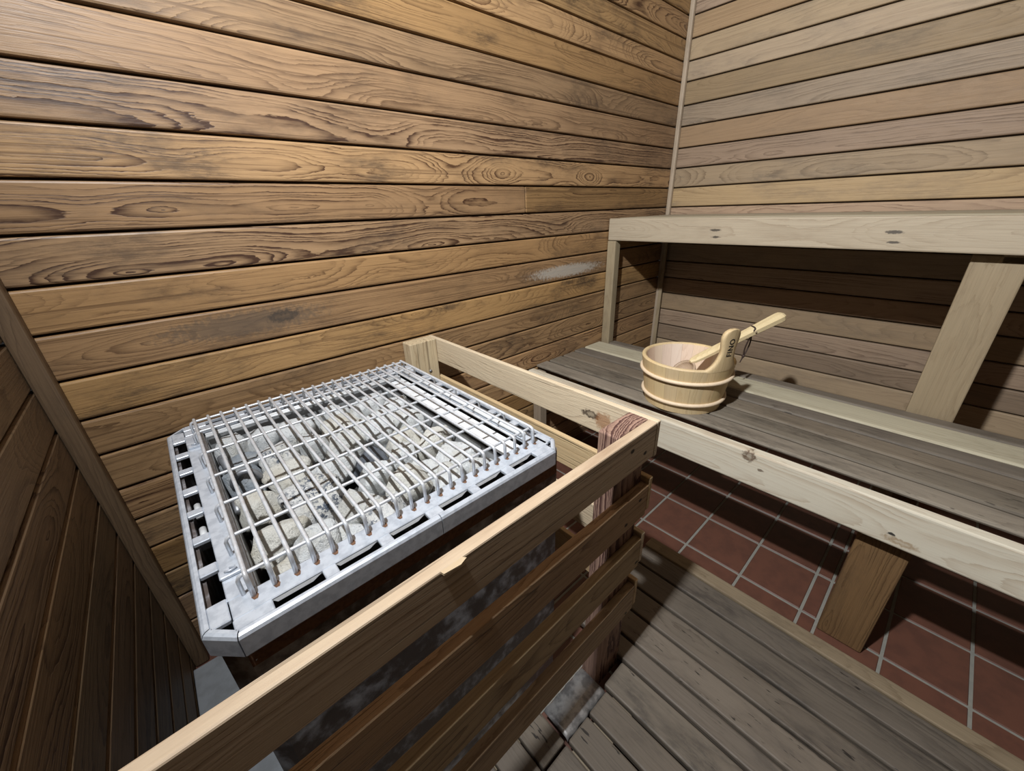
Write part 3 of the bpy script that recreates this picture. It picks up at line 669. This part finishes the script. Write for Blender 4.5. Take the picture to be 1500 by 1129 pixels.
# scoop: an open wooden bowl on the lower end
mb = MB(); cc = A_-ax*0.30*S+Vector((0, 0, -0.16*S)); rbw = 0.47*S; vs, fs = [], []; nA, nB = 24, 8
ua = (upv*0.86+ax*-0.3).normalized(); ub_ = ua.cross(sd).normalized()
for sh, rr_ in ((0, rbw), (1, rbw*0.84)):
    for j in range(nB+1):
        ph = PI/2*j/nB
        for i in range(nA):
            a = 2*PI*i/nA
            vs.append(cc+(sd*math.cos(a)+ub_*math.sin(a))*rr_*math.cos(ph)-ua*rr_*0.8*math.sin(ph))
w_ = (nB+1)*nA
for sh in (0, 1):
    for j in range(nB):
        for i in range(nA):
            q = [sh*w_+j*nA+i, sh*w_+j*nA+(i+1) % nA, sh*w_+(j+1)*nA+(i+1) % nA, sh*w_+(j+1)*nA+i]
            fs.append(q[::-1] if sh == 0 else q)
for i in range(nA): fs.append([i, (i+1) % nA, w_+(i+1) % nA, w_+i])
mb.add(vs, fs, rnd=rb(905), smooth=True); mb.build('scoop', m_scoop, la)
h_ = A_+ax*LL*0.668; mb = MB()
tube(mb, [h_+sd*0.196*S*s for s in (-1, 1)], 0.075*S, 14); mb.build('peg', m_trim, la)
mb = MB(); pts = []
dn = Vector((0, 0, -1)); side_ = ax
k0 = h_+dn*0.98*S-ax*0.12*S-sd*0.05*S
def bez(a, b, c, d, n=14): return [a*(1-t)**3+b*3*t*(1-t)**2+c*3*t*t*(1-t)+d*t**3 for t in [i/n for i in range(n+1)]]
front = sd if (sd.y < 0) else -sd
st0 = h_+front*0.17*S+upv*0.17*S-ax*0.02*S; bk0 = h_-front*0.19*S-upv*0.05*S+ax*0.06*S
pts = bez(k0, k0-ax*0.10*S+Vector((0, 0, 0.45*S)), st0-ax*0.30*S+front*0.03*S-upv*0.3*S, st0)
pts += bez(st0, st0+upv*0.06*S-front*0.05*S, bk0+upv*0.26*S, bk0)[1:]
pts += bez(bk0, bk0-upv*0.3*S+ax*0.10*S, k0+ax*0.24*S+Vector((0, 0, 0.35*S)), k0)[1:]
tube(mb, pts, 0.026*S, 6)
tube(mb, bez(k0+Vector((0, 0, 0.05*S)), k0, k0-ax*0.05*S+dn*0.1*S, k0-ax*0.12*S+dn*0.22*S, 6), 0.022*S, 6, rads=[0.03*S, 0.06*S, 0.06*S, 0.03*S, 0.022*S, 0.02*S, 0.018*S])
mb.build('cord', m_cord, la)

# ------------------------------------------------------------------ light: the room's one wall lamp, out of view above the camera's shoulder
def light(kind, name, loc, energy, **kw):
    l = bpy.data.lights.new(name, kind); l.energy = energy
    for k, v in kw.items(): setattr(l, k, v)
    o = bpy.data.objects.new(name, l); COL.objects.link(o); o.location = loc; return o
LP = P(-25.4, -9.32, 10.1)
lo = light('POINT', 'wall_lamp_glow', LP, 15.0, color=(0.94, 0.97, 1.0), shadow_soft_size=0.02)
ld = light('AREA', 'wall_lamp_front', LP, 40.0, color=(0.94, 0.97, 1.0), shape='DISK', size=0.06)
ld.rotation_euler = (Vector((1, 0.05, -0.28))).to_track_quat('-Z', 'Y').to_euler()
wd = bpy.data.worlds.new('World'); scene.world = wd; wd.use_nodes = True
wd.node_tree.nodes['Background'].inputs[0].default_value = (0.02, 0.02, 0.02, 1)

# ------------------------------------------------------------------ camera
yaw, pitch, roll, fpx = 0.72249, -0.42368, -0.03425, 571.02
fw = Vector((math.sin(yaw)*math.cos(pitch), math.cos(yaw)*math.cos(pitch), math.sin(pitch)))
rt = Vector((math.cos(yaw), -math.sin(yaw), 0)); up = rt.cross(fw)
R_ = rt*math.cos(roll)+up*math.sin(roll); U_ = up*math.cos(roll)-rt*math.sin(roll)
cd = bpy.data.cameras.new('camera'); co = bpy.data.objects.new('camera', cd); COL.objects.link(co)
Mx = Matrix((R_, U_, -fw)).transposed().to_4x4(); Mx.translation = P(-23.9387, -12.6295, 0.0)
co.matrix_world = Mx
cd.sensor_fit = 'HORIZONTAL'; cd.sensor_width = 36.0; cd.lens = 36.0*fpx/1500.0; cd.clip_start = 0.01
scene.camera = co
scene.cycles.diffuse_bounces = 2
vs_ = scene.view_settings
vs_.view_transform = 'Standard'; vs_.look = 'None'; vs_.gamma = 1.0; vs_.use_curve_mapping = False; vs_.exposure = 0.0
